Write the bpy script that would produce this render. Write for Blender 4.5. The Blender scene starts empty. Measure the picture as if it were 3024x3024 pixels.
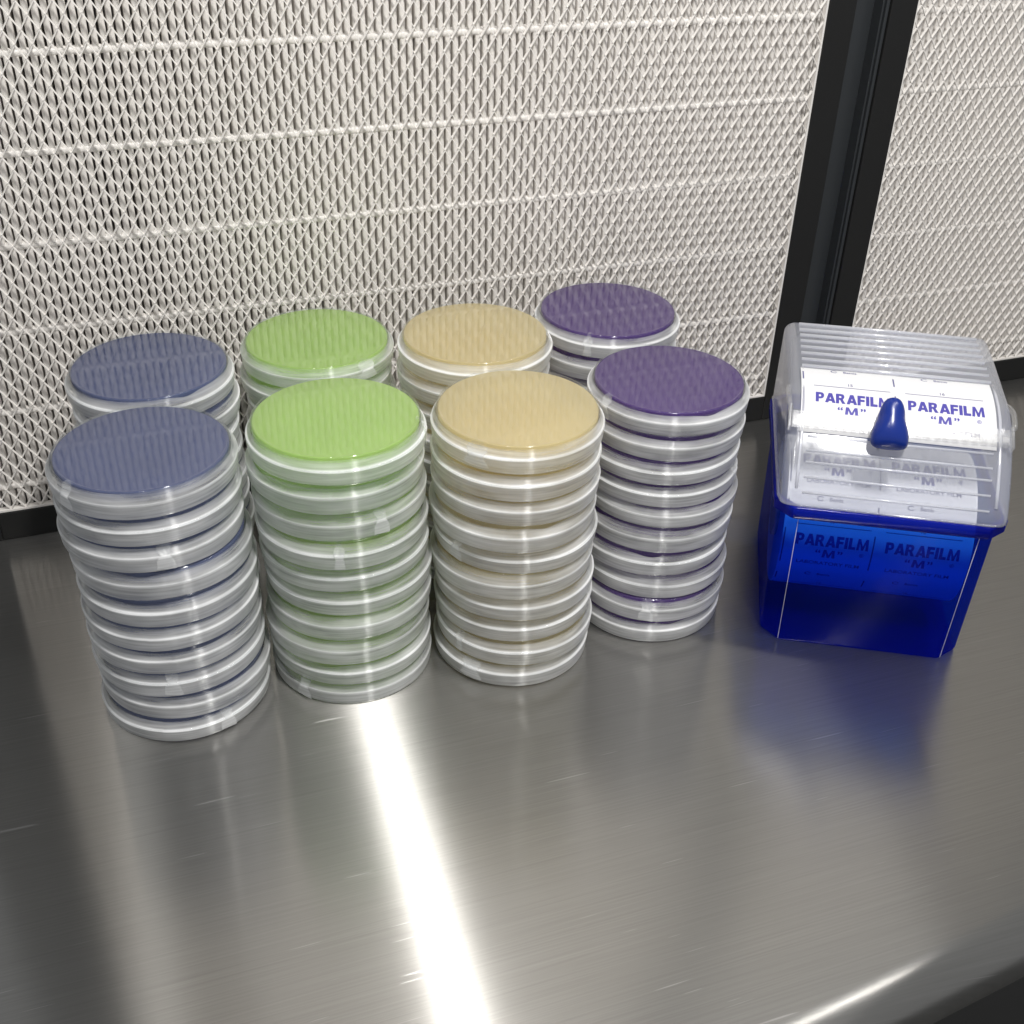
import bpy, bmesh, math, random
from mathutils import Vector, Matrix
random.seed(7)
sc = bpy.context.scene
COL = sc.collection
MM = 0.001
PI = math.pi

# ------------------------------------------------------------------ render set-up
sc.render.engine = 'CYCLES'
cy = sc.cycles
cy.use_denoising = True
cy.use_adaptive_sampling = True
cy.adaptive_threshold = 0.03
cy.max_bounces = 16
cy.diffuse_bounces = 5
cy.glossy_bounces = 6
cy.transmission_bounces = 8
cy.transparent_max_bounces = 64
cy.sample_clamp_indirect = 6.0
cy.caustics_reflective = True
sc.view_settings.view_transform = 'Standard'
sc.view_settings.look = 'None'
sc.view_settings.exposure = 0.0
sc.view_settings.gamma = 1.0
sc.view_settings.use_curve_mapping = False

# ------------------------------------------------------------------ materials
class NT:
    def __init__(self, name):
        self.m = bpy.data.materials.new(name); self.m.use_nodes = True
        self.t = self.m.node_tree; self.t.nodes.clear()
        self.out = self.t.nodes.new('ShaderNodeOutputMaterial')
    def n(self, kind, **kw):
        nd = self.t.nodes.new('ShaderNode' + kind)
        for k, v in kw.items():
            if k.startswith('i_'):
                key = k[2:]
                key = int(key) if key.isdigit() else key.replace('_', ' ')
                self.put(nd.inputs[key], v)
            else: setattr(nd, k, v)
        return nd
    def put(self, sock, v):
        if isinstance(v, bpy.types.NodeSocket): self.t.links.new(v, sock)
        elif isinstance(v, bpy.types.Node): self.t.links.new(v.outputs[0], sock)
        else:
            if isinstance(v, tuple) and len(v) == 3 and sock.type == 'RGBA': v = (*v, 1)
            sock.default_value = v
    def math(self, op, a, b=0.0, c=0.0, clamp=False):
        nd = self.t.nodes.new('ShaderNodeMath'); nd.operation = op; nd.use_clamp = clamp
        self.put(nd.inputs[0], a); self.put(nd.inputs[1], b); self.put(nd.inputs[2], c)
        return nd.outputs[0]
    def mix(self, f, a, b):
        nd = self.t.nodes.new('ShaderNodeMixShader')
        self.put(nd.inputs[0], f); self.put(nd.inputs[1], a); self.put(nd.inputs[2], b)
        return nd.outputs[0]
    def mixc(self, f, a, b):
        nd = self.t.nodes.new('ShaderNodeMix'); nd.data_type = 'RGBA'
        self.put(nd.inputs[0], f); self.put(nd.inputs[6], a); self.put(nd.inputs[7], b)
        return nd.outputs[2]
    def facing(self, base, gain, power):
        lw = self.n('LayerWeight', i_Blend=0.5)
        return self.math('ADD', self.math('MULTIPLY', self.math('POWER', lw.outputs['Facing'], power), gain), base, clamp=True)
    def objco(self, sx=1, sy=1, sz=1):
        tc = self.n('TexCoord'); mp = self.n('Mapping')
        self.put(mp.inputs['Vector'], tc.outputs['Object']); mp.inputs['Scale'].default_value = (sx, sy, sz)
        return mp.outputs[0]
    def ramp(self, fac, stops):
        r = self.n('ValToRGB'); cr = r.color_ramp
        while len(cr.elements) < len(stops): cr.elements.new(0.5)
        for e, (p, c) in zip(cr.elements, stops):
            e.position = p; e.color = c if len(c) == 4 else (*c, 1)
        self.put(r.inputs[0], fac)
        return r.outputs[0]
    def done(self, s):
        self.put(self.out.inputs[0], s); return self.m

def simple(name, col, rough=0.5, metal=0.0, spec=0.5, bump=0.0, bscale=400):
    t = NT(name)
    nz = t.n('TexNoise', i_Vector=t.objco(), i_Scale=bscale, i_Detail=4.0)
    c = t.mixc(t.math('MULTIPLY', nz.outputs[0], 0.35), col, tuple(x * 0.82 for x in col))
    p = t.n('BsdfPrincipled', i_Base_Color=c, i_Roughness=rough, i_Metallic=metal)
    p.inputs['Specular IOR Level'].default_value = spec
    if bump:
        b = t.n('Bump', i_Strength=bump, i_Distance=0.0005, i_Height=nz.outputs[0]); t.put(p.inputs['Normal'], b.outputs[0])
    return t.done(p.outputs[0])

def thin_clear(name, tint=(0.95, 0.96, 0.96), haze=0.06, rough=0.06, hazecol=(0.9, 0.91, 0.92), base=0.05, gain=0.75, power=3.5, bump=0.0):
    t = NT(name)
    tr = t.n('BsdfTransparent', i_Color=tint)
    df = t.n('BsdfDiffuse', i_Color=hazecol); tl = t.n('BsdfTranslucent', i_Color=hazecol)
    h = t.mix(haze, tr.outputs[0], t.mix(0.5, df.outputs[0], tl.outputs[0]))
    nz = t.n('TexNoise', i_Vector=t.objco(), i_Scale=180.0, i_Detail=3.0)
    gl = t.n('BsdfGlossy', i_Color=(0.95, 0.95, 0.95), i_Roughness=t.math('MULTIPLY_ADD', nz.outputs[0], rough, rough * 0.5))
    if bump:
        b = t.n('Bump', i_Strength=bump, i_Distance=0.0004, i_Height=nz.outputs[0]); t.put(gl.inputs['Normal'], b.outputs[0])
    return t.done(t.mix(t.facing(base, gain, power), h, gl.outputs[0]))

def wrap_mat():
    t = NT('stretched_film')
    tc = t.n('TexCoord'); sp = t.n('SeparateXYZ', i_0=tc.outputs['Object'])
    z = t.math('MULTIPLY', sp.outputs[2], 1 / (16 * MM), clamp=True)
    op = t.ramp(z, [(0.0, (.28,)*3), (0.05, (.38,)*3), (0.50, (.44,)*3), (0.545, (.72,)*3), (0.59, (.70,)*3), (0.63, (.36,)*3), (0.78, (.28,)*3), (0.88, (.16,)*3)])
    mp = t.n('Mapping'); t.put(mp.inputs['Vector'], tc.outputs['Object']); mp.inputs['Scale'].default_value = (34, 34, 800); mp.inputs['Rotation'].default_value = (0.05, 0.035, 0)
    oi = t.n('ObjectInfo'); off = t.n('CombineXYZ', i_0=t.math('MULTIPLY', oi.outputs['Random'], 30.0), i_1=t.math('MULTIPLY', oi.outputs['Random'], 71.0))
    va = t.n('VectorMath'); va.operation = 'ADD'; t.put(va.inputs[0], mp.outputs[0]); t.put(va.inputs[1], off.outputs[0])
    nz = t.n('TexNoise', i_Vector=va.outputs[0], i_Scale=1.0, i_Detail=4.0)
    mp2 = t.n('Mapping'); t.put(mp2.inputs['Vector'], va.outputs[0]); mp2.inputs['Scale'].default_value = (0.7, 0.7, 0.12)
    nz2 = t.n('TexNoise', i_Vector=mp2.outputs[0], i_Scale=1.0, i_Detail=2.0)
    big = t.n('Mapping'); t.put(big.inputs['Vector'], tc.outputs['Object']); big.inputs['Scale'].default_value = (28, 28, 60)
    vb = t.n('VectorMath'); vb.operation = 'ADD'; t.put(vb.inputs[0], big.outputs[0]); t.put(vb.inputs[1], off.outputs[0])
    nb = t.n('TexNoise', i_Vector=vb.outputs[0], i_Scale=1.0, i_Detail=2.0)
    op = t.math('MULTIPLY', op, t.math('MULTIPLY_ADD', nb.outputs[0], 1.1, 0.45), clamp=True)
    o = t.math('ADD', op, t.math('MULTIPLY', t.math('SUBTRACT', nz.outputs[0], 0.5), 0.45))
    o = t.math('ADD', o, t.math('MULTIPLY', t.math('SUBTRACT', nz2.outputs[0], 0.5), 0.6), clamp=True)
    o = t.math('MULTIPLY', o, 1.0, clamp=True)
    tr = t.n('BsdfTransparent', i_Color=(0.96, 0.97, 0.97))
    cw = (0.96, 0.965, 0.97)
    df = t.n('BsdfDiffuse', i_Color=cw); tl = t.n('BsdfTranslucent', i_Color=cw)
    body = t.mix(o, tr.outputs[0], t.mix(0.2, df.outputs[0], tl.outputs[0]))
    b = t.n('Bump', i_Strength=0.22, i_Distance=0.0005, i_Height=nz.outputs[0])
    tg = t.n('Tangent', direction_type='RADIAL', axis='Z')
    gl = t.n('BsdfAnisotropic', i_Color=(1, 1, 1), i_Roughness=0.31, i_Anisotropy=0.84, i_Tangent=tg.outputs[0], i_Normal=b.outputs[0])
    return t.done(t.mix(t.facing(0.028, 0.25, 3.0), body, gl.outputs[0]))

def agar_mat(name, col, tl=0.3, clear=0.1):
    t = NT(name)
    nz = t.n('TexNoise', i_Vector=t.objco(), i_Scale=35.0, i_Detail=3.0)
    c = t.mixc(nz.outputs[0], tuple(x * 0.88 for x in col), tuple(min(1, x * 1.1) for x in col))
    df = t.n('BsdfDiffuse', i_Color=c); tr = t.n('BsdfTranslucent', i_Color=c)
    gl = t.n('BsdfGlossy', i_Roughness=0.12)
    return t.done(t.mix(t.facing(0.03, 0.3, 4.0), t.mix(clear, t.mix(tl, df.outputs[0], tr.outputs[0]), t.n('BsdfTransparent', i_Color=tuple(min(1, x ** .35 * 1.05) for x in col)).outputs[0]), gl.outputs[0]))

def steel_mat():
    t = NT('brushed_steel')
    tc = t.n('TexCoord')
    def nz(scale, sx, sy, rot=0.0, det=3.0):
        mp = t.n('Mapping'); t.put(mp.inputs['Vector'], tc.outputs['Object'])
        mp.inputs['Rotation'].default_value = (0, 0, rot); mp.inputs['Scale'].default_value = (sx, sy, 1)
        return t.n('TexNoise', i_Vector=mp.outputs[0], i_Scale=scale, i_Detail=det).outputs[0]
    fine = nz(1.0, 14, 1100, math.radians(-3))
    mid = nz(1.0, 8, 320, math.radians(-4))
    cloud = nz(9.0, 1, 1)
    s1 = t.ramp(nz(1.0, 14, 420, math.radians(22), 1.0), [(0.745, (0,)*3), (0.775, (1,)*3)])
    s2 = t.ramp(nz(1.0, 30, 900, math.radians(-17), 1.0), [(0.75, (0,)*3), (0.785, (1,)*3)])
    scr = t.math('MAXIMUM', s1, s2)
    col = t.mixc(fine, (0.31, 0.305, 0.29), (0.50, 0.49, 0.47))
    col = t.mixc(t.math('MULTIPLY', cloud, 0.5), col, (0.36, 0.35, 0.33))
    col = t.mixc(t.math('MULTIPLY', scr, 0.4), col, (0.75, 0.74, 0.72))
    r = t.math('MULTIPLY_ADD', cloud, 0.05, 0.275)
    r = t.math('ADD', r, t.math('MULTIPLY', mid, 0.04))
    r = t.math('ADD', r, t.math('MULTIPLY', scr, 0.12))
    h = t.math('ADD', t.math('MULTIPLY', fine, 0.5), mid)
    b = t.n('Bump', i_Strength=0.05, i_Distance=0.0003, i_Height=h)
    tg = t.n('CombineXYZ', i_0=1.0, i_1=0.0, i_2=0.0)
    g1 = t.n('BsdfAnisotropic', i_Color=col, i_Roughness=r, i_Anisotropy=0.86, i_Tangent=tg.outputs[0], i_Normal=b.outputs[0])
    g2 = t.n('BsdfAnisotropic', i_Color=col, i_Roughness=t.math('MULTIPLY', r, 0.58), i_Anisotropy=0.6, i_Tangent=tg.outputs[0], i_Normal=b.outputs[0])
    df = t.n('BsdfDiffuse', i_Color=col)
    return t.done(t.mix(0.03, t.mix(0.70, g1.outputs[0], g2.outputs[0]), df.outputs[0]))

def blue_mat():
    t = NT('blue_plastic')
    tr = t.n('BsdfTransparent', i_Color=(0.02, 0.20, 0.95))
    df = t.n('BsdfDiffuse', i_Color=(0.008, 0.028, 0.34)); tl = t.n('BsdfTranslucent', i_Color=(0.008, 0.028, 0.50))
    gl = t.n('BsdfGlossy', i_Roughness=0.05)
    return t.done(t.mix(t.facing(0.003, 0.12, 4.5), t.mix(0.25, tr.outputs[0], t.mix(0.5, df.outputs[0], tl.outputs[0])), gl.outputs[0]))

def rim_mat():
    t = NT('deep_blue_plastic')
    tr = t.n('BsdfTransparent', i_Color=(0.01, 0.04, 0.5))
    df = t.n('BsdfDiffuse', i_Color=(0.003, 0.008, 0.26)); tl = t.n('BsdfTranslucent', i_Color=(0.003, 0.008, 0.4))
    gl = t.n('BsdfGlossy', i_Roughness=0.1)
    return t.done(t.mix(t.facing(0.015, 0.25, 4.5), t.mix(0.72, tr.outputs[0], t.mix(0.3, df.outputs[0], tl.outputs[0])), gl.outputs[0]))

def media_mat():
    t = NT('filter_paper')
    nz = t.n('TexNoise', i_Vector=t.objco(1, 1, 1), i_Scale=600.0, i_Detail=3.0)
    c = t.mixc(nz.outputs[0], (0.70, 0.67, 0.635), (0.765, 0.735, 0.70))
    b = t.n('Bump', i_Strength=0.15, i_Distance=0.0003, i_Height=nz.outputs[0])
    p = t.n('BsdfPrincipled', i_Base_Color=c, i_Roughness=0.75, i_Normal=b.outputs[0])
    return t.done(p.outputs[0])

M = dict(
    clear=thin_clear('clear_polystyrene', haze=0.03, rough=0.05, base=0.045, gain=0.7, power=3.2, hazecol=(0.85, 0.86, 0.9)),
    lidclear=thin_clear('clear_dish_lid', haze=0.07, rough=0.05),
    wrap=wrap_mat(),
    steel=steel_mat(), blue=blue_mat(), rimblue=rim_mat(), media=media_mat(),
    guard=simple('white_guard_paint', (0.80, 0.77, 0.735), 0.35),
    bead=simple('white_hot_melt', (0.78, 0.75, 0.715), 0.4),
    black=simple('black_anodised', (0.012, 0.012, 0.012), 0.45, spec=0.3),
    channel=simple('dark_channel', (0.028, 0.031, 0.034), 0.35, spec=0.5),
    frost=thin_clear('frosted_lid_plastic', tint=(0.93, 0.94, 0.97), haze=0.31, rough=0.13, hazecol=(0.86, 0.88, 0.94), base=0.06, gain=0.55, power=3.0, bump=0.1),
    ribs=thin_clear('lid_rib_plastic', tint=(0.95, 0.95, 0.97), haze=0.62, rough=0.1, hazecol=(0.88, 0.89, 0.93), base=0.07, gain=0.5, power=3.0),
    bar=thin_clear('cutter_plastic', tint=(0.97, 0.97, 0.97), haze=0.13, rough=0.12, hazecol=(0.84, 0.84, 0.83), base=0.07),
    knob=simple('blue_knob_plastic', (0.006, 0.024, 0.20), 0.22),
    paper=simple('white_film_backing', (0.66, 0.66, 0.675), 0.5),
    rollpaper=simple('wound_film_white', (0.86, 0.86, 0.87), 0.5),
    ink=simple('violet_ink', (0.055, 0.045, 0.30), 0.5),
    inkfine=simple('grey_ink', (0.10, 0.10, 0.22), 0.5),
    core=simple('card_core', (0.45, 0.40, 0.33), 0.8),
    a_blue=agar_mat('blue_agar', (0.11, 0.135, 0.27), 0.35, 0.15),
    a_green=agar_mat('green_agar', (0.60, 0.80, 0.27), 0.5, 0.32),
    a_tan=agar_mat('tan_agar', (0.88, 0.77, 0.47), 0.5, 0.42),
    a_violet=agar_mat('violet_agar', (0.088, 0.038, 0.215), 0.35, 0.12),
)

# ------------------------------------------------------------------ helpers
def link(name, me, mats, parent=None, loc=None, smooth=True):
    o = bpy.data.objects.new(name, me); COL.objects.link(o)
    if not isinstance(mats, (list, tuple)): mats = [mats]
    for m in mats: me.materials.append(m)
    if smooth:
        for p in me.polygons: p.use_smooth = True
    if parent: o.parent = parent
    if loc: o.location = loc
    return o
def mesh(name, v, f):
    me = bpy.data.meshes.new(name); me.from_pydata(v, [], f); me.update(); return me
def tag(o, label=None, cat=None, group=None, kind=None):
    if label: o['label'] = label
    if cat: o['category'] = cat
    if group: o['group'] = group
    if kind: o['kind'] = kind
    return o
def empty(name, loc=(0, 0, 0), rz=0.0):
    e = bpy.data.objects.new(name, None); COL.objects.link(e); e.empty_display_size = 0.01
    e.location = loc; e.rotation_euler = (0, 0, rz); return e
def lathe(prof, n=96, wob=None, close=False):
    """prof: list of (r, z) in mm, revolved about Z; wob(i_profile, angle, r, z) -> (r, z)"""
    v, f = [], []
    for i, (r, z) in enumerate(prof):
        for k in range(n):
            a = 2 * PI * k / n
            rr, zz = wob(i, a, r, z) if wob else (r, z)
            v.append((rr * math.cos(a) * MM, rr * math.sin(a) * MM, zz * MM))
    for i in range(len(prof) - 1):
        for k in range(n):
            k2 = (k + 1) % n
            f.append((i * n + k, i * n + k2, (i + 1) * n + k2, (i + 1) * n + k))
    if close:
        f.append(tuple(range(n))[::-1]); f.append(tuple((len(prof) - 1) * n + k for k in range(n)))
    return v, f
def box_vf(x0, x1, y0, y1, z0, z1, v, f):
    b = len(v)
    v += [(x0, y0, z0), (x1, y0, z0), (x1, y1, z0), (x0, y1, z0), (x0, y0, z1), (x1, y0, z1), (x1, y1, z1), (x0, y1, z1)]
    f += [(b+3, b+2, b+1, b), (b+4, b+5, b+6, b+7), (b, b+1, b+5, b+4), (b+1, b+2, b+6, b+5), (b+2, b+3, b+7, b+6), (b+3, b, b+4, b+7)]
def bevel(o, w, seg=2):
    m = o.modifiers.new('bevel', 'BEVEL'); m.width = w; m.segments = seg; m.limit_method = 'ANGLE'; m.angle_limit = math.radians(40)
    return o
def shade_auto(me, deg=35):
    bm = bmesh.new(); bm.from_mesh(me)
    for e in bm.edges:
        if len(e.link_faces) == 2 and e.calc_face_angle(0) > math.radians(deg): e.smooth = False
    bm.to_mesh(me); bm.free()

# ------------------------------------------------------------------ camera (solved from the photograph)
F_PX, H, YAW, PITCH, ROLL = 3401.22868, 449.580396, 0.350060465, 0.589077126, 0.0288151875
fw = Vector((math.sin(YAW) * math.cos(PITCH), math.cos(YAW) * math.cos(PITCH), -math.sin(PITCH)))
rt = Vector((math.cos(YAW), -math.sin(YAW), 0)); up = rt.cross(fw)
c_, s_ = math.cos(ROLL), math.sin(ROLL)
R_, U_ = rt * c_ + up * s_, up * c_ - rt * s_
cam = bpy.data.cameras.new('camera'); co = bpy.data.objects.new('camera', cam); COL.objects.link(co)
mw = Matrix((( R_.x, U_.x, -fw.x, 0), (R_.y, U_.y, -fw.y, 0), (R_.z, U_.z, -fw.z, H * MM), (0, 0, 0, 1)))
co.matrix_world = mw
cam.sensor_width = 36; cam.lens = 36 * F_PX / 3024; cam.clip_start = 0.01; cam.clip_end = 50
sc.camera = co

# ------------------------------------------------------------------ table
def build_table():
    prof = [(757, 0), (690, 0)]
    prof += [(y, 0) for y in (600, 500, 400, 300, 241)]
    r = 20
    for k in range(1, 17):
        a = k * (PI) / 16
        prof.append((241 - r * math.sin(a), -r + r * math.cos(a)))
    prof += [(262, -2 * r)]
    xs = [-700 + i * 50 for i in range(45)]
    v, f = [], []
    n = len(prof)
    for x in xs:
        for (y, z) in prof:
            v.append((x * MM, (y + (0.12 * (min(max(x, -300), 520) - 300) if y <= 300 else 0)) * MM, z * MM))
    for i in range(len(xs) - 1):
        for k in range(n - 1):
            f.append((i*n + k, i*n + k + 1, (i+1)*n + k + 1, (i+1)*n + k))
    o = link('work_table', mesh('work_table', v, f), M['steel'])
    bm = bmesh.new(); bm.from_mesh(o.data); bmesh.ops.recalc_face_normals(bm, faces=bm.faces); bm.to_mesh(o.data); bm.free()
    if o.data.polygons[0].normal.z < 0: o.data.flip_normals()
    tag(o, kind='structure')
build_table()

# ------------------------------------------------------------------ filter wall
YW = 699.0
Z0, Z1 = 20.9, 1192.0
def media_mesh(w, h):
    """pleated paper, local x 0..w, z 0..h, ridges face -y"""
    pitch = 4.7; v, f = [], []
    n = int(w / pitch) + 1; zs = [h * k / 48 for k in range(49)]
    rnd = random.Random(3)
    prof = []
    for i in range(n):
        x = i * pitch; rw = 1.62 + rnd.uniform(-.12, .12)
        for (dx, y) in ((-2.2, 42), (-rw - .15, 3.0), (-rw, .8), (-rw * .82, .14), (0, 0), (rw * .82, .14), (rw, .8), (rw + .15, 3.0), (2.2, 42)):
            prof.append((x + pitch / 2 + dx, y, i))
    m = len(prof)
    ph = [rnd.uniform(0, 6.28) for _ in range(n)]
    for z in zs:
        for (x, y, i) in prof:
            v.append(((x + 0.16 * math.sin(z / 31 + ph[i])) * MM, y * MM, z * MM))
    for j in range(len(zs) - 1):
        for k in range(m - 1): f.append((j*m + k, j*m + k + 1, (j+1)*m + k + 1, (j+1)*m + k))
    return mesh('pleated_media', v, f)
def bead_mesh(w):
    pitch = 4.7; v, f = [], []; rnd = random.Random(5)
    N = int(w / 0.94) + 1
    rows = ((-2.7, 2.6), (-2.2, .55), (-1.2, -.30), (0, -.55), (1.2, -.30), (2.2, .55), (2.7, 2.6))
    for i in range(N):
        x = min(i * 0.94, w); t = math.cos(2 * PI * (x / pitch - .5))
        k = 1 + 0.10 * t + rnd.uniform(-.05, .05)
        for (z, y) in rows: v.append((x * MM, (y + 0.25 - 0.30 * t) * MM, (z * k + rnd.uniform(-.08, .08)) * MM))
    m = len(rows)
    for i in range(N - 1):
        for k in range(m - 1): f.append((i*m + k, (i+1)*m + k, (i+1)*m + k + 1, i*m + k + 1))
    return mesh('glue_bead', v, f)
def guard_mesh(w, h):
    """expanded metal: strands between lattice nodes, short bonds at the nodes"""
    DX, DZ = 9.2 / 2, 7.35
    v, f = [], []
    nx, nz = int(w / DX), int(h / DZ)
    hw, hd, kn = 0.205, 0.80, 0.1
    def strand(a, b, s):
        dx, dz = b[0] - a[0], b[1] - a[1]; L = math.hypot(dx, dz); px, pz = -dz / L * hw, dx / L * hw
        k = len(v)
        # the strip is twisted: its front edge sits a little lower than its back edge
        for (q, t) in ((a, 0), (b, 1)):
            for (sx, sy) in ((-1, -1), (1, -1), (1, 1), (-1, 1)):
                tw = 0.25 * sy
                v.append(((q[0] + sx * px) * MM, (sy * hd) * MM, (q[1] + sx * pz + tw) * MM))
        f.extend([(k, k+1, k+5, k+4), (k+1, k+2, k+6, k+5), (k+2, k+3, k+7, k+6), (k+3, k, k+4, k+7)])
    for j in range(nz + 1):
        for i in range(nx + 1):
            if (i + j) % 2: continue
            x, z = i * DX, j * DZ
            for s in (-1, 1):
                if j < nz and 0 <= i + s <= nx:
                    strand((x, z + kn), (x + s * DX, z + DZ - kn), s)
            box_vf((x - .23) * MM, (x + .23) * MM, -.79 * MM, .79 * MM, (z - kn - .25) * MM, (z + kn + .25) * MM, v, f)
    return mesh('guard_mesh', v, f)
def frame_mesh(x0, x1, z0, z1, w, wb):
    v, f = [], []
    D = 60
    def bx(a, b, c, d): box_vf(a * MM, b * MM, 0, D * MM, c * MM, d * MM, v, f)
    bx(x0 - w, x0, z0 - wb, z1 + w); bx(x1, x1 + w, z0 - wb, z1 + w)
    bx(x0, x1, z0 - wb, z0); bx(x0, x1, z1, z1 + w)
    box_vf(x0 * MM, x1 * MM, 54 * MM, 58 * MM, z0 * MM, z1 * MM, v, f)   # back sheet
    return mesh('filter_frame', v, f)
def lip_mesh(x0, x1, z0, z1):
    """thin white edge of the guard where it meets the frame"""
    v, f = [], []
    t = 1.3
    box_vf(x0 * MM, x1 * MM, 1.2 * MM, 6 * MM, z0 * MM, (z0 + t) * MM, v, f)
    box_vf(x0 * MM, x1 * MM, 1.2 * MM, 6 * MM, (z1 - t) * MM, z1 * MM, v, f)
    box_vf(x0 * MM, (x0 + t) * MM, 1.2 * MM, 6 * MM, (z0 + t) * MM, (z1 - t) * MM, v, f)
    box_vf((x1 - t) * MM, x1 * MM, 1.2 * MM, 6 * MM, (z0 + t) * MM, (z1 - t) * MM, v, f)
    return mesh('guard_edge', v, f)
def build_filter(x0, x1, label):
    e = empty('air_filter', ((x0 + x1) / 2 * MM, YW * MM, 0))
    tag(e, label, 'air filter', 'pleated air filter panels in the wall')
    w, h = x1 - x0, Z1 - Z0
    ox = -(x0 + x1) / 2
    fr = link('frame', frame_mesh(x0 + ox, x1 + ox, Z0, Z1, 21, Z0 - 0.4), M['black'], e, smooth=False); bevel(fr, 0.0008)
    link('guard_edge', lip_mesh(x0 + ox, x1 + ox, Z0, Z1), M['guard'], e, smooth=False)
    link('pleated_media', media_mesh(w - 1, h), M['media'], e, ((x0 + ox) * MM, 8.2 * MM, Z0 * MM))
    link('guard_mesh', guard_mesh(w, h), M['guard'], e, ((x0 + ox) * MM, 2.6 * MM, (Z0 + 1) * MM), smooth=False)
    bm_ = bead_mesh(w)
    first = None
    for k in range(22):
        z = 35.0 + 53.6 * k
        if first is None: first = link('glue_bead', bm_, M['bead'], e, ((x0 + ox) * MM, 8.0 * MM, z * MM))
        else:
            c = first.copy(); COL.objects.link(c); c.parent = e; c.location = ((x0 + ox) * MM, 8.0 * MM, z * MM)
    return e
build_filter(-104.0, 467.0, 'large white pleated air filter behind all the dish stacks')
build_filter(536.5, 1107.5, 'white pleated air filter cut off at right, behind the blue film dispenser')

def build_channel(xa, xb, label):
    e = empty('wall_channel', ((xa + xb) / 2 * MM, YW * MM, 0))
    tag(e, label, 'wall channel', 'black channels between filter panels')
    w = (xb - xa) / 2
    v, f = [], []
    box_vf(-w * MM, w * MM, 14 * MM, 18 * MM, 0.4 * MM, 1213 * MM, v, f)
    link('back_strip', mesh('back_strip', v, f), M['channel'], e, smooth=False)
    v, f = [], []
    box_vf((w - 4.2) * MM, (w - 2.6) * MM, 4 * MM, 14 * MM, 0.4 * MM, 1213 * MM, v, f)
    box_vf((w - 2.5) * MM, w * MM, 2 * MM, 14 * MM, 0.4 * MM, 1213 * MM, v, f)
    bevel(link('edge_ridge', mesh('edge_ridge', v, f), M['channel'], e, smooth=False), 0.0004)
    return e
build_channel(488.2, 515.3, 'tall black channel between the two white air filters')

build_channel(-152.5, -125.3, 'black channel at the left edge of the large white filter')
v, f = [], []
box_vf(-176 * MM, -153 * MM, YW * MM, 760 * MM, .4 * MM, 1213 * MM, v, f)
tag(bevel(link('wall_post', mesh('wall_post', v, f), M['black'], smooth=False), .0008), 'black wall post left of the large white filter', 'post')
v, f = [], []
box_vf(-3, 3, -3, 2.5, -.80, -.78, v, f)
tag(link('floor', mesh('floor', v, f), simple('dark_floor', (0.05, 0.048, 0.045), 0.6), smooth=False), kind='structure')

# ------------------------------------------------------------------ petri dishes (stored upside down: agar side up, lid below)
N = 112
base_prof = [(41.0, 2.2), (42.4, 2.0), (42.7, 3.0), (43.0, 13.2), (43.2, 14.6), (43.1, 15.15), (42.7, 15.4), (42.0, 15.45), (41.5, 15.25), (41.2, 14.98), (41.0, 14.951), (40.7, 14.95), (40.4, 14.95), (20.0, 14.95), (0.02, 14.95)]
v, f = lathe(base_prof, N); ME_base = mesh('dish_base', v, f); ME_base.materials.append(M['clear'])
lid_prof = [(0.02, .55), (20, .55), (41.5, .55), (42.2, .25), (43.6, .05), (44.6, .25), (45.2, .9), (45.4, 2.0), (46.0, 8.9), (45.6, 9.2), (44.9, 9.1), (44.6, 8.6), (44.3, 2.0)]
v, f = lathe(lid_prof, N); ME_lid = mesh('dish_lid', v, f); ME_lid.materials.append(M['lidclear'])
agar_prof = [(0.02, 14.55), (20, 14.55), (41.6, 14.55), (42.25, 14.2), (42.2, 5.6), (41.6, 5.0), (30, 4.8), (0.02, 4.8)]
ME_agar = {}
for c in ('blue', 'green', 'tan', 'violet'):
    dz = 0.0 if c in ('green', 'tan') else 3.6
    v, f = lathe([(r, z + dz) if z < 10 else (r, z) for r, z in agar_prof], N)
    me = mesh('agar', v, f); me.materials.append(M['a_' + c]); ME_agar[c] = me
for me in [ME_base, ME_lid] + list(ME_agar.values()):
    for p in me.polygons: p.use_smooth = True

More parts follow.
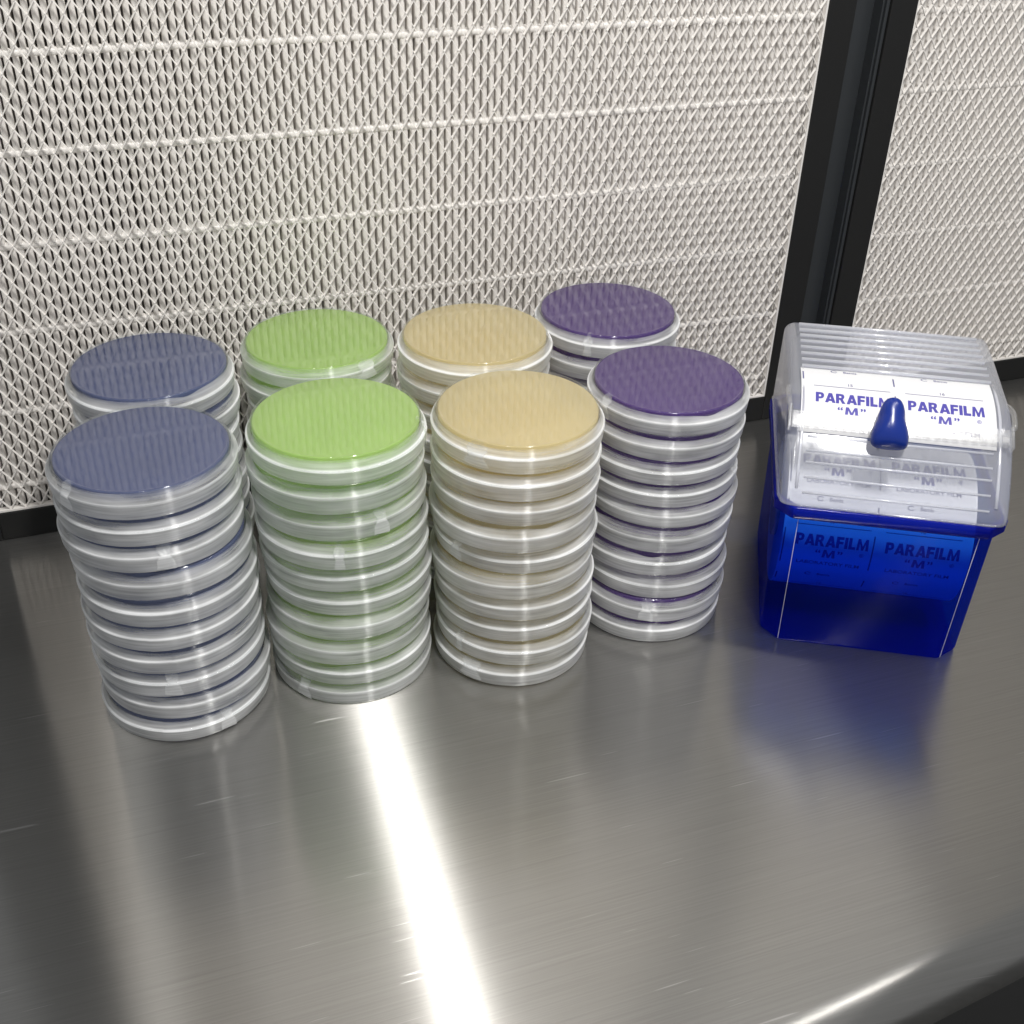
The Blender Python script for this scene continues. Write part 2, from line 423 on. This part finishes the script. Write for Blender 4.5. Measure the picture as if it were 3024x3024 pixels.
def wrap_mesh(seed):
    rnd = random.Random(seed)
    harm = [(k, rnd.uniform(-1, 1) / k, rnd.uniform(0, 6.28)) for k in (1, 2, 3, 5, 8, 13, 21)]
    low = [(k, rnd.uniform(-1, 1) / k, rnd.uniform(0, 6.28)) for k in (1, 2, 4, 7)]
    end = rnd.uniform(0, 6.28)
    cusp = rnd.uniform(0, 6.28)
    lift = rnd.uniform(-.8, .5)
    def S(h, a): return sum(b * math.sin(k * a + p) for k, b, p in h)
    prof = [(45.35, 0.95), (45.5, 1.35), (45.56, 1.7), (45.85, 5.0), (46.1, 8.4), (46.13, 8.65), (46.12, 9.0), (46.0, 9.25), (45.75, 9.5), (45.6, 9.65), (44.7, 11.0), (43.9, 12.3), (43.38, 13.3), (43.32, 14.2)]
    rz = rnd.uniform(-.7, .5)
    prof = [(r + (.12 if 4 <= i <= 9 and seed % 3 == 0 else 0), z + rz * math.exp(-((z - 9) / 3.0) ** 2)) for i, (r, z) in enumerate(prof)]
    n = len(prof)
    def wob(i, a, r, z):
        t = i / (n - 1)
        top = 0.7 * S(harm, a) + lift - 1.6 * math.exp(-((((a - cusp + PI) % (2 * PI)) - PI) / .16) ** 2)
        bot = 0.60 * S(low, a)
        zz = z + (top * max(0, t - .6) / .4 if t > .6 else 0) + (bot * (1 - t / .3) if t < .3 else 0)
        zz = max(zz, 0.5)
        slack = 0.22 * S(low, a * 1.0 + 1.7)
        rr = r + (slack * math.sin(PI * (t - .55) / .4) if .55 < t < .95 else 0)
        # the wound end of the film makes a small step
        d = ((a - end + PI) % (2 * PI)) - PI
        if 0 < d < .9: rr += 0.20 * (1 - d / .9)
        return rr, zz
    v, f = lathe(prof, 160, wob)
    me = mesh('film_wrap', v, f); me.materials.append(M['wrap'])
    for p in me.polygons: p.use_smooth = True
    return me
ME_wrap = [wrap_mesh(s) for s in range(14)]

def flap_mesh(seed, span, up, down):
    """loose end of the wrap: a small curved tongue lying on the rim"""
    rnd = random.Random(seed); v, f = [], []
    na, nt = 10, 8
    pts = [(46.35, 2.0 + down), (46.4, 6.5), (46.55, 8.9), (46.3, 9.7), (45.3, 11.2), (44.2, 12.8), (43.7, 14.3), (43.2 - up, 15.75)]
    for j, (r, z) in enumerate(pts):
        for i in range(na):
            s = i / (na - 1)
            a = span * (s - .5) * (1 - .05 * j + .25 * math.sin(j * 1.3 + seed))
            v.append((r * math.cos(a) * MM, r * math.sin(a) * MM, (z + rnd.uniform(-.12, .12) + .4 * math.sin(s * 4 + seed) * (0 if j == 7 else 1)) * MM))
    for j in range(nt - 1):
        for i in range(na - 1): f.append((j*na + i, j*na + i + 1, (j+1)*na + i + 1, (j+1)*na + i))
    me = mesh('film_flap', v, f); me.materials.append(M['wrap'])
    for p in me.polygons: p.use_smooth = True
    return me
ME_flap = [flap_mesh(1, .16, 1.2, 0), flap_mesh(2, .26, .3, 1), flap_mesh(3, .12, 2.2, 0)]

STACKS = [  # colour word, row word, top centre, bottom centre, height
    ('blue', 'slate blue', 'front', (-5.3, 523.5), (-2.8, 519.3), 155.5),
    ('green', 'lime green', 'front', (90.7, 514.5), (92.2, 519.0), 162.8),
    ('tan', 'tan', 'front', (184.8, 501.4), (185.4, 504.6), 160.3),
    ('violet', 'violet', 'front', (283.4, 522.6), (279.5, 516.5), 152.4),
    ('blue', 'slate blue', 'rear', (5.5, 615.6), (6.5, 615.3), 155.2),
    ('green', 'lime green', 'rear', (104.7, 639.9), (104.0, 640.5), 147.8),
    ('tan', 'tan', 'rear', (191.6, 597.5), (191.0, 601.5), 159.2),
    ('violet', 'violet', 'rear', (286.9, 619.6), (286.0, 618.8), 153.1),
]
ORD = ['bottom', 'second from bottom', 'third from bottom', 'fourth from bottom', 'fifth from bottom', 'fifth from top', 'fourth from top', 'third from top', 'second from top', 'top']
rnd = random.Random(21)
proto = None
def new_dish(colour):
    global proto
    if proto is None:
        e = empty('petri_dish')
        parts = [('dish_lid', ME_lid), ('dish_base', ME_base), ('agar', ME_agar['blue']), ('film_wrap', ME_wrap[0])]
        for nme, me in parts:
            o = bpy.data.objects.new(nme, me); COL.objects.link(o); o.parent = e
        proto = e
        return e
    e = proto.copy(); COL.objects.link(e)
    for ch in list(proto.children):
        if ch.name.startswith('film_flap'): continue
        c = ch.copy(); COL.objects.link(c); c.parent = e
        if ch.name.startswith('agar'): c.data = ME_agar[colour]
        if ch.name.startswith('film_wrap'): c.data = ME_wrap[rnd.randrange(len(ME_wrap))]
    return e
for si, (colour, word, row, top, bot, hgt) in enumerate(STACKS):
    hs = [rnd.uniform(.93, 1.07) for _ in range(10)]; hk = hgt / sum(hs); hs = [h * hk for h in hs]
    for k in range(10):
        pitch = hs[k]; zb = sum(hs[:k])
        t = k / 9.0
        e = new_dish(colour)
        j = 0.0 if k in (0, 9) else 1.0
        x = bot[0] + (top[0] - bot[0]) * t + j * rnd.uniform(-1.9, 1.9); y = bot[1] + (top[1] - bot[1]) * t + j * rnd.uniform(-1.3, 1.3)
        e.location = (x * MM, y * MM, (zb + 0.05) * MM)
        e.rotation_euler = (rnd.uniform(-.007, .007) * j, rnd.uniform(-.007, .007) * j, rnd.uniform(0, 6.28))
        e.scale = (1, 1, pitch / 15.46)
        if k == 9:
            lab = 'top petri dish of the %s stack of %s agar, its round face showing' % (row, word)
        elif k == 0:
            lab = 'bottom petri dish of the %s stack of %s agar, on the steel' % (row, word)
        else:
            lab = 'film wrapped petri dish, %s in the %s stack of %s agar' % (ORD[k], row, word)
        tag(e, lab, 'petri dish', 'stacked petri dishes sealed with film')
        # loose film ends
        if k == 9 or rnd.random() < .28:
            fl = bpy.data.objects.new('film_flap', ME_flap[rnd.randrange(3)] if k != 9 else ME_flap[(si * 2) % 3]); COL.objects.link(fl); fl.parent = e
            want = {0: 3.75, 1: 5.9, 2: 3.9, 3: 3.4, 4: 1.9, 5: 5.2, 6: 5.9, 7: 4.05}[si] if k == 9 else rnd.uniform(3.5, 5.8)
            fl.rotation_euler = (0, 0, want - e.rotation_euler.z)

# ------------------------------------------------------------------ film dispenser
YB = math.radians(28.5)
UX = Vector((math.cos(YB), -math.sin(YB), 0)); VX = Vector((math.sin(YB), math.cos(YB), 0))
BO = (UX * 129.7 + VX * 561) * MM
def ring(hw, v0, v1, ch, z, fil=1.0):
    """chamfered rectangle with softened chamfer corners, mm"""
    c = [(-hw + ch, v0), (hw - ch, v0), (hw, v0 + ch), (hw, v1 - ch), (hw - ch, v1), (-hw + ch, v1), (-hw, v1 - ch), (-hw, v0 + ch)]
    out = []
    n = len(c)
    for i in range(n):
        p, q, r = Vector(c[i - 1]), Vector(c[i]), Vector(c[(i + 1) % n])
        a = q + (p - q).normalized() * fil; b = q + (r - q).normalized() * fil
        for t in (0, .25, .5, .75, 1):
            w = a * (1 - t) ** 2 + q * 2 * t * (1 - t) + b * t * t
            out.append((w.x * MM, w.y * MM, z * MM))
    return out
def loft(rings, cap0=False, cap1=False):
    v, f = [], []; n = len(rings[0])
    for r in rings: v += r
    for j in range(len(rings) - 1):
        for i in range(n):
            i2 = (i + 1) % n; f.append((j*n + i, j*n + i2, (j+1)*n + i2, (j+1)*n + i))
    if cap0: f.append(tuple(range(n))[::-1])
    if cap1: f.append(tuple((len(rings) - 1) * n + i for i in range(n)))
    return v, f
def tube(path, r, n=8):
    v, f = [], []
    P = [Vector(p) * MM for p in path]; r = r * MM
    for i, p in enumerate(P):
        t = (P[min(i + 1, len(P) - 1)] - P[max(i - 1, 0)]).normalized()
        a = t.orthogonal().normalized() if abs(t.x) > .9 else t.cross(Vector((1, 0, 0))).normalized(); b = t.cross(a)
        for k in range(n):
            w = 2 * PI * k / n; v.append(tuple(p + a * r * math.cos(w) + b * r * math.sin(w)))
    for i in range(len(P) - 1):
        for k in range(n):
            k2 = (k + 1) % n; f.append((i*n + k, i*n + k2, (i+1)*n + k2, (i+1)*n + k))
    f.append(tuple(range(n))[::-1]); f.append(tuple((len(P) - 1) * n + k for k in range(n)))
    return v, f
disp = empty('film_dispenser', BO, -YB)
tag(disp, 'blue plastic film dispenser with ribbed clear lid and dark blue cutter knob', 'dispenser')
v, f = loft([ring(55.5, .7, 120, 10, .3, 2.5), ring(57.8, -.9, 122, 11, .5, 2.0), ring(58.3, -1.4, 122.5, 11, 2.2, 1.6), ring(60.0, -2.6, 127, 11, 91.0, 1.6)], cap0=True)
body = link('body', mesh('body', v, f), M['blue'], disp); shade_auto(body.data, 50)
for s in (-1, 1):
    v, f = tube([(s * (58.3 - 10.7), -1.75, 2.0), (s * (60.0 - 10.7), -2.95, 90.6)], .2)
    link('corner_glint', mesh('corner_glint', v, f), M['ribs'], body)  # thin pale tubes standing in for glints on the front chamfer edges
v, f = loft([ring(60.0, -2.6, 127, 11, 91.0, 1.6), ring(62.6, -5.4, 131.5, 10, 91.0, 1.6), ring(63.4, -6.2, 132.3, 10, 91.7, 1.6), ring(63.6, -6.4, 132.5, 10, 98.4, 1.6), ring(63.0, -5.8, 131.9, 10, 99.0, 1.6), ring(60.5, -3.2, 129, 9, 99.0, 1.6)])
rim = link('rim', mesh('rim', v, f), M['rimblue'], disp); shade_auto(rim.data, 50)

# lid: side outline pulled across the width, long edges rounded
LP = [(-5.0, 99.3), (-5.0, 103.5), (-2, 108.5), (5, 117), (12, 125.0), (20, 132.6), (28, 139.0), (36, 143.6), (45, 146.6), (55, 148.0), (66, 148.6), (84, 149.8), (105, 151), (126, 151.6), (130.5, 149.5), (131.2, 145), (131.4, 99.3)]
def build_lid():
    bm = bmesh.new(); hw = 61.8
    L = [bm.verts.new((-hw * MM, y * MM, z * MM)) for y, z in LP]
    R = [bm.verts.new((hw * MM, y * MM, z * MM)) for y, z in LP]
    n = len(LP)
    for i in range(n - 1): bm.faces.new((L[i], L[i + 1], R[i + 1], R[i]))
    bm.faces.new(L[::-1]); bm.faces.new(R)
    bmesh.ops.recalc_face_normals(bm, faces=bm.faces)
    ed = [e for e in bm.edges if abs(e.verts[0].co.x - e.verts[1].co.x) < 1e-6 and len(e.link_faces) == 2]
    bmesh.ops.bevel(bm, geom=ed, offset=6.5 * MM, segments=6, profile=.5, affect='EDGES', clamp_overlap=True)
    me = bpy.data.meshes.new('lid'); bm.to_mesh(me); bm.free()
    return me
lid = link('lid', build_lid(), M['frost'], disp); shade_auto(lid.data, 50)
def lid_z(y):
    for (a, za), (b, zb) in zip(LP, LP[1:]):
        if a <= y <= b and b > a: return za + (zb - za) * (y - a) / (b - a)
# ridges across the top, steps across the sloping front, upright ridges beside the film
def many_tubes(paths, r):
    v, f = [], []
    for p in paths:
        a, b = tube(p, r); k = len(v); v += a; f += [tuple(i + k for i in q) for q in b]
    return v, f
for i in range(8):
    y = 71.5 + 7.6 * i
    v, f = tube([(-53.5, y, lid_z(y) - .2), (0, y, lid_z(y) + .1), (53.5, y, lid_z(y) - .2)], 1.15)
    link('rib', mesh('rib', v, f), M['ribs'], lid)
for y in (18.5, 12.5, 8.0, 2.5, -2.8):
    v, f = tube([(-50, y, lid_z(y) + .1), (50, y, lid_z(y) + .1)], .75)
    link('step_ridge', mesh('step_ridge', v, f), M['ribs'], lid)
for s in (-1, 1):
    pts = [(s * 53.5, y, lid_z(y) + .5) for y in (67, 55, 45, 36, 28, 20, 12, 5, -2)]
    v, f = tube(pts, .9); link('side_ridge', mesh('side_ridge', v, f), M['ribs'], lid)

pth = [(-53.5, 131.6, 100.0), (-61.9, 123, 100.0), (-61.9, 3.5, 100.0), (-60, -2.5, 100.0), (-53.5, -5.2, 100.0), (53.5, -5.2, 100.0), (60, -2.5, 100.0), (61.9, 3.5, 100.0), (61.9, 123, 100.0), (53.5, 131.6, 100.0)]
v, f = tube(pth, .8); link('lip', mesh('lip', v, f), M['bar'], lid)
# cutter bar lying across the sloping front
bar_c = (24.5, 140.6); bar_t = Vector((12.0, 8.6)).normalized(); bar_n = Vector((-bar_t.y, bar_t.x))
def bar_box(u0, u1, t0, t1, n0, n1, v, f):
    k = len(v)
    for u in (u0, u1):
        for (t, n) in ((t0, n0), (t1, n0), (t1, n1), (t0, n1)):
            w = Vector(bar_c) + bar_t * t + bar_n * n; v.append((u * MM, w.x * MM, w.y * MM))
    f += [(k, k+1, k+2, k+3)[::-1], (k+4, k+5, k+6, k+7), (k, k+1, k+5, k+4), (k+1, k+2, k+6, k+5), (k+2, k+3, k+7, k+6), (k+3, k, k+4, k+7)]
v, f = [], []
bar_box(-60.0, 57.2, -7.4, 2.2, -1.2, 2.6, v, f)
bar_box(-62.0, -60.01, -9.2, 4.4, -2.0, 3.4, v, f); bar_box(57.21, 59.4, -9.2, 4.4, -2.0, 3.4, v, f)
bar = link('cutter_bar', mesh('cutter_bar', v, f), M['bar'], disp, smooth=False); bevel(bar, 0.0006)
v, f = [], []
for i in range(22):
    u = -52 + i * 5
    if -16 < u < 8: continue
    bar_box(u, u + 3.2, -5.8, -2.6, 2.62, 2.95, v, f)
link('tooth_marks', mesh('tooth_marks', v, f), M['bar'], bar, smooth=False)
for s in (-1, 1):
    pts = []
    for k in range(9):
        a = k / 8.0
        pts.append((s * (60.5 + 1.2 * math.sin(a * PI)), 29 + 26 * a, 142.5 + 3.0 * math.sin(a * PI * .8) - 1.0 * a))
    v, f = tube(pts, 1.5); link('bar_arm', mesh('bar_arm', v, f), M['bar'], bar)

# knob
def build_knob():
    cu = -7.2
    v, f = [], []; n = 28
    rows = []
    # t runs up the bar slope; half width; height above the bar
    for (t, w, h) in ((-14.2, 4.0, 3.0), (-14.0, 7.5, 4.6), (-12.6, 9.8, 6.8), (-10.0, 11.0, 9.0), (-6.0, 11.3, 10.6), (-2.5, 11.0, 11.6), (1.0, 10.3, 12.2), (4.0, 9.5, 12.6), (8.0, 8.5, 12.9), (12.0, 7.6, 13.2), (16.0, 6.7, 13.3), (19.0, 5.7, 13.1), (21.0, 4.3, 12.5), (22.2, 2.2, 11.2)):
        r = []; w *= .92; t = t * .74 - 6.4; tt_ = (t + 6.4) / .74
        for k in range(n):
            a = 2 * PI * k / n
            x = math.cos(a); y = math.sin(a)
            if tt_ > 8: ww = w; hh = y * w * .9 + h - w * .9 
            else: ww = w; hh = max(y, 0) ** .85 * (h - 1.2) + 1.2 if y > 0 else y * 1.0 + 1.2
            p = Vector(bar_c) + bar_t * t + bar_n * (hh + 1.6)
            r.append(((cu + ww * x) * MM, p.x * MM, p.y * MM))
        rows.append(r)
    v, f = loft(rows, True, True)
    return mesh('knob', v, f)
kn = link('knob', build_knob(), M['knob'], bar)
m = kn.modifiers.new('sub', 'SUBSURF'); m.levels = 1; m.render_levels = 2

# ------------------------------------------------------------------ film roll and its printed sheet
def text_polys(s, size, bold, width=None):
    cu = bpy.data.curves.new('lettering', 'FONT'); cu.body = s; cu.size = size; cu.align_x = 'CENTER'; cu.align_y = 'CENTER'; cu.offset = bold; cu.resolution_u = 3
    ob = bpy.data.objects.new('lettering', cu); COL.objects.link(ob)
    dg = bpy.context.evaluated_depsgraph_get(); me = bpy.data.meshes.new_from_object(ob.evaluated_get(dg))
    bm = bmesh.new(); bm.from_mesh(me); bpy.data.objects.remove(ob); bpy.data.curves.remove(cu); bpy.data.meshes.remove(me)
    xs = [q.co.x for q in bm.verts]; ys = [q.co.y for q in bm.verts]
    cx, cyy = (min(xs) + max(xs)) / 2, (min(ys) + max(ys)) / 2
    k = (width / (max(xs) - min(xs))) if width else 1
    for q in bm.verts: q.co.x = (q.co.x - cx) * k; q.co.y = q.co.y - cyy
    lo, hi = min(q.co.y for q in bm.verts), max(q.co.y for q in bm.verts)
    y = math.ceil(lo / 1.0) * 1.0
    while y < hi:
        bmesh.ops.bisect_plane(bm, geom=bm.verts[:] + bm.edges[:] + bm.faces[:], plane_co=(0, y, 0), plane_no=(0, 1, 0)); y += 1.0
    bm.verts.index_update()
    out = ([(q.co.x, q.co.y) for q in bm.verts], [tuple(w.index for w in p.verts) for p in bm.faces]); bm.free()
    return out
GLYPH = {   # heavy capitals on a unit-high body: (width, polygons)
    'P': (.80, [[(0, 0), (.30, 0), (.30, 1), (0, 1)], [(.30, .76), (.30, 1), (.50, 1), (.46, .76)], [(.46, .76), (.50, 1), (.68, .95), (.78, .82), (.50, .74)], [(.50, .74), (.78, .82), (.80, .67), (.52, .66)], [(.52, .66), (.80, .67), (.76, .50), (.50, .58)], [(.50, .58), (.76, .50), (.64, .38), (.46, .54)], [(.46, .54), (.64, .38), (.48, .33), (.30, .54)], [(.30, .54), (.48, .33), (.30, .33)]]),
    'A': (1.0, [[(0, 0), (.31, 0), (.62, 1), (.34, 1)], [(.69, 0), (1, 0), (.66, 1), (.62, 1), (.50, .62)], [(.31, .16), (.69, .16), (.63, .37), (.37, .37)]]),
    'R': (.92, [[(0, 0), (.30, 0), (.30, 1), (0, 1)], [(.30, .77), (.30, 1), (.50, 1), (.46, .77)], [(.46, .77), (.50, 1), (.68, .96), (.79, .84), (.50, .75)], [(.50, .75), (.79, .84), (.80, .70), (.52, .68)], [(.52, .68), (.80, .70), (.76, .55), (.50, .61)], [(.50, .61), (.76, .55), (.64, .42), (.46, .58)], [(.46, .58), (.64, .42), (.30, .36), (.30, .58)], [(.30, .40), (.40, .36), (.58, 0), (.92, 0), (.64, .44)]]),
    'F': (.72, [[(0, 0), (.30, 0), (.30, 1), (0, 1)], [(.30, .76), (.72, .76), (.72, 1), (.30, 1)], [(.30, .37), (.68, .37), (.68, .60), (.30, .60)]]),
    'I': (.31, [[(0, 0), (.31, 0), (.31, 1), (0, 1)]]),
    'L': (.68, [[(0, 0), (.30, 0), (.30, 1), (0, 1)], [(.30, 0), (.68, 0), (.68, .25), (.30, .25)]]),
    'M': (1.18, [[(0, 0), (.27, 0), (.31, .60), (.33, 1), (.08, 1)], [(.33, 1), (.31, .60), (.49, 0), (.60, .38)], [(.49, 0), (.69, 0), (.60, .38)], [(.60, .38), (.69, 0), (.87, .60), (.85, 1)], [(.85, 1), (.87, .60), (.91, 0), (1.18, 0), (1.10, 1)]]),
}
def heavy(word, h, width=None, gap=.09):
    bm = bmesh.new(); x = 0.0
    for ch in word:
        w, polys = GLYPH[ch]
        for p in polys: bm.faces.new([bm.verts.new((x + a, b - .5, 0)) for a, b in p])
        x += w + gap * (.35 if ch in 'A' else 1)
    x -= gap; k = width / x if width else h
    for q in bm.verts: q.co.x = (q.co.x - x / 2) * k; q.co.y *= h
    bmesh.ops.triangulate(bm, faces=bm.faces[:])
    y = -h / 2 + 1
    while y < h / 2:
        bmesh.ops.bisect_plane(bm, geom=bm.verts[:] + bm.edges[:] + bm.faces[:], plane_co=(0, y, 0), plane_no=(0, 1, 0)); y += 1.0
    bm.verts.index_update()
    out = ([(q.co.x, q.co.y) for q in bm.verts], [tuple(w.index for w in p.verts) for p in bm.faces]); bm.free()
    return out
def rect(x0, x1, y0, y1):
    n = max(1, int((y1 - y0) / 1.0)); v = []; f = []
    for i in range(n + 1):
        y = y0 + (y1 - y0) * i / n; v += [(x0, y), (x1, y)]
    for i in range(n): f.append((2*i, 2*i + 1, 2*i + 3, 2*i + 2))
    return v, f
def print_unit(number):
    """one 50.8 mm repeat of the print; y = 0 at the big word; returns [(verts, faces, ink)]"""
    out = []
    def add(vf, dx, dy, ink): out.append(([(a + dx, b + dy) for a, b in vf[0]], vf[1], ink))
    add(heavy('PARAFILM', 7.2, 41.5), 3.2, 0, 1)
    add(heavy('M', 5.4, 7.4), 2.4, -8.4, 1)
    add(text_polys('\u201c', 7.5, .18), -3.9, -7.0, 1); add(text_polys('\u201d', 7.5, .18), 8.7, -7.0, 1)
    add(text_polys('\u00ae', 3.4, .02), 20.8, -7.0, 1)
    add(text_polys('LABORATORY FILM', 3.6, .05, 36.0), 3.0, -15.6, 2)
    add(rect(-18.6, 24.0, 8.9, 9.3), 0, 0, 2)
    add(text_polys(number, 3.3, .04), 2.0, 11.8, 2)
    # small maker's mark: ring with a bar, and the name
    ringv, ringf = [], []
    for k in range(25):
        a = 2 * PI * k / 24 * .82 + .6
        ringv += [(2.0 * math.cos(a), 1.5 * math.sin(a)), (1.4 * math.cos(a), 1.0 * math.sin(a))]
    for k in range(24): ringf.append((2*k, 2*k + 1, 2*k + 3, 2*k + 2))
    add((ringv, ringf), -6.5, -26.2, 2); add(text_polys('Bemis', 3.2, .05), 2.5, -26.2, 2)
    add(rect(-24.7, -23.9, -17.5, 6.0), 0, 0, 2); add(rect(-24.7, -23.9, 14.5, 23.0), 0, 0, 2)
    return out
UNITS = {n: print_unit(n) for n in ('15', '16', '17', '18')}
def emit(units, mapper, v, f, mi, lo, hi):
    for (num, ux, sy) in units:
        for (pv, pf, ink) in UNITS[num]:
            k = len(v); ok = [lo <= b + sy <= hi for a, b in pv]
            v += [mapper(a + ux, min(max(b + sy, lo), hi), 0.06) for a, b in pv]
            for q in pf:
                if any(ok[i] for i in q): f.append(tuple(i + k for i in q)); mi.append(ink)
roll = empty('film_roll', BO, -YB)
tag(roll, 'white roll of printed laboratory film inside the blue dispenser', 'film roll')
RC, RR = (53.5, 60.0), 45.4
def cyl(u, s, off=0.0):
    a = s / RR; r = RR + off
    return (u * MM, (RC[0] - r * math.cos(a)) * MM, (RC[1] + r * math.sin(a)) * MM)
U0, U1 = -54.8, 51.5
v, f, mi = [], [], []
na = 96
for k in range(na):
    s = 2 * PI * RR * k / na
    v += [cyl(U0, s), cyl(U1, s)]
for k in range(na): f.append((2*k, 2*k + 1, (2*k + 3) % (2*na), (2*k + 2) % (2*na))); mi.append(0)
for u in (U0, U1):     # end faces down to the core
    b = len(v)
    for k in range(na):
        a = 2 * PI * k / na
        for r in (RR, 17): v.append((u * MM, (RC[0] - r * math.cos(a)) * MM, (RC[1] + r * math.sin(a)) * MM))
    for k in range(na): f.append((b + 2*k, b + 2*k + 1, b + (2*k + 3) % (2*na), b + (2*k + 2) % (2*na))); mi.append(0)
P0 = math.radians(11.0) * RR
emit([(a, x, P0 + 50.8 * k) for k, (l, r) in zip((-1, 0, 1, 2), (('15', '16'), ('17', '18'), ('15', '16'), ('17', '18'))) for a, x in ((l, -29.3), (r, 21.5))], cyl, v, f, mi, -120, 200)
wound = link('wound_film', mesh('wound_film', v, f), [M['rollpaper'], M['ink'], M['inkfine']], roll)
for p, i in zip(wound.data.polygons, mi): p.material_index = i
shade_auto(wound.data, 40)
v, f = lathe([(17, 0), (17, 106.5), (14.5, 106.5), (14.5, 0), (17, 0)], 40)
v = [(z - 57.4 * MM, RC[0] * MM + x, RC[1] * MM + y) for x, y, z in v]
link('core', mesh('core', v, f), M['core'], roll)
# the drawn-out sheet: over the front edge of the lid and under the cutter bar
PATH = [(70, 148.0), (66, 149.9), (60, 149.8), (54, 149.4), (48, 148.4), (42, 146.8), (37, 144.9), (32, 142.4), (27, 139.2), (22.5, 135.8), (19.5, 133.2)]
CUM = [0]
for a, b in zip(PATH, PATH[1:]): CUM.append(CUM[-1] + math.dist(a, b))
def sheet(u, s, off=0.0):
    d = min(max(-s, 0), CUM[-1] - 1e-4)
    for i in range(len(CUM) - 1):
        if CUM[i] <= d <= CUM[i + 1]:
            t = (d - CUM[i]) / (CUM[i + 1] - CUM[i]); a, b = Vector(PATH[i]), Vector(PATH[i + 1])
            n = Vector((-(b - a).y, (b - a).x)).normalized() * -1
            w = a.lerp(b, t) + n * (off + .02); return (u * MM, w.x * MM, w.y * MM)
v, f, mi = [], [], []
ss = [i * CUM[-1] / 40 for i in range(41)]
for s in ss: v += [sheet(U0, -s), sheet(U1, -s)]
for i in range(40): f.append((2*i, 2*i + 1, 2*i + 3, 2*i + 2)); mi.append(0)
emit([('15', -29.3, -31.8), ('16', 21.5, -31.8), ('17', -29.3, 20.0), ('18', 21.5, 20.0)], sheet, v, f, mi, -CUM[-1], -0.5)
sh = link('film_sheet', mesh('film_sheet', v, f), [M['paper'], M['ink'], M['inkfine']], roll)
for p, i in zip(sh.data.polygons, mi): p.material_index = i

# ------------------------------------------------------------------ light
w = bpy.data.worlds.new('World'); sc.world = w; w.use_nodes = True
bg = w.node_tree.nodes['Background']; bg.inputs[0].default_value = (0.95, 0.97, 1.0, 1); bg.inputs[1].default_value = 0.32
def area(name, loc, aim, sx, sy, watts, col=(1, .97, .93)):
    l = bpy.data.lights.new(name, 'AREA'); l.shape = 'RECTANGLE'; l.size = sx; l.size_y = sy; l.energy = watts; l.color = col
    o = bpy.data.objects.new(name, l); COL.objects.link(o); o.location = loc
    o.rotation_euler = (Vector(aim) - Vector(loc)).to_track_quat('-Z', 'Y').to_euler(); return o
area('ceiling_lamp', (0.238, 0.10, 0.95), (0.238, 0.45, 0.1), 0.05, 0.16, 8.0, (1, .985, .96))
area('ceiling_lamp', (-0.10, 0.10, 0.95), (0.05, 0.55, 0.1), 0.03, 0.16, 0.7, (1, .985, .96))
area('broad_fill_light', (0.52, 0.22, 1.20), (0.52, 0.60, 0.1), 1.02, 0.08, 5.0, (1, .98, .955))  # unseen broad fill, added to soften and brighten the filter
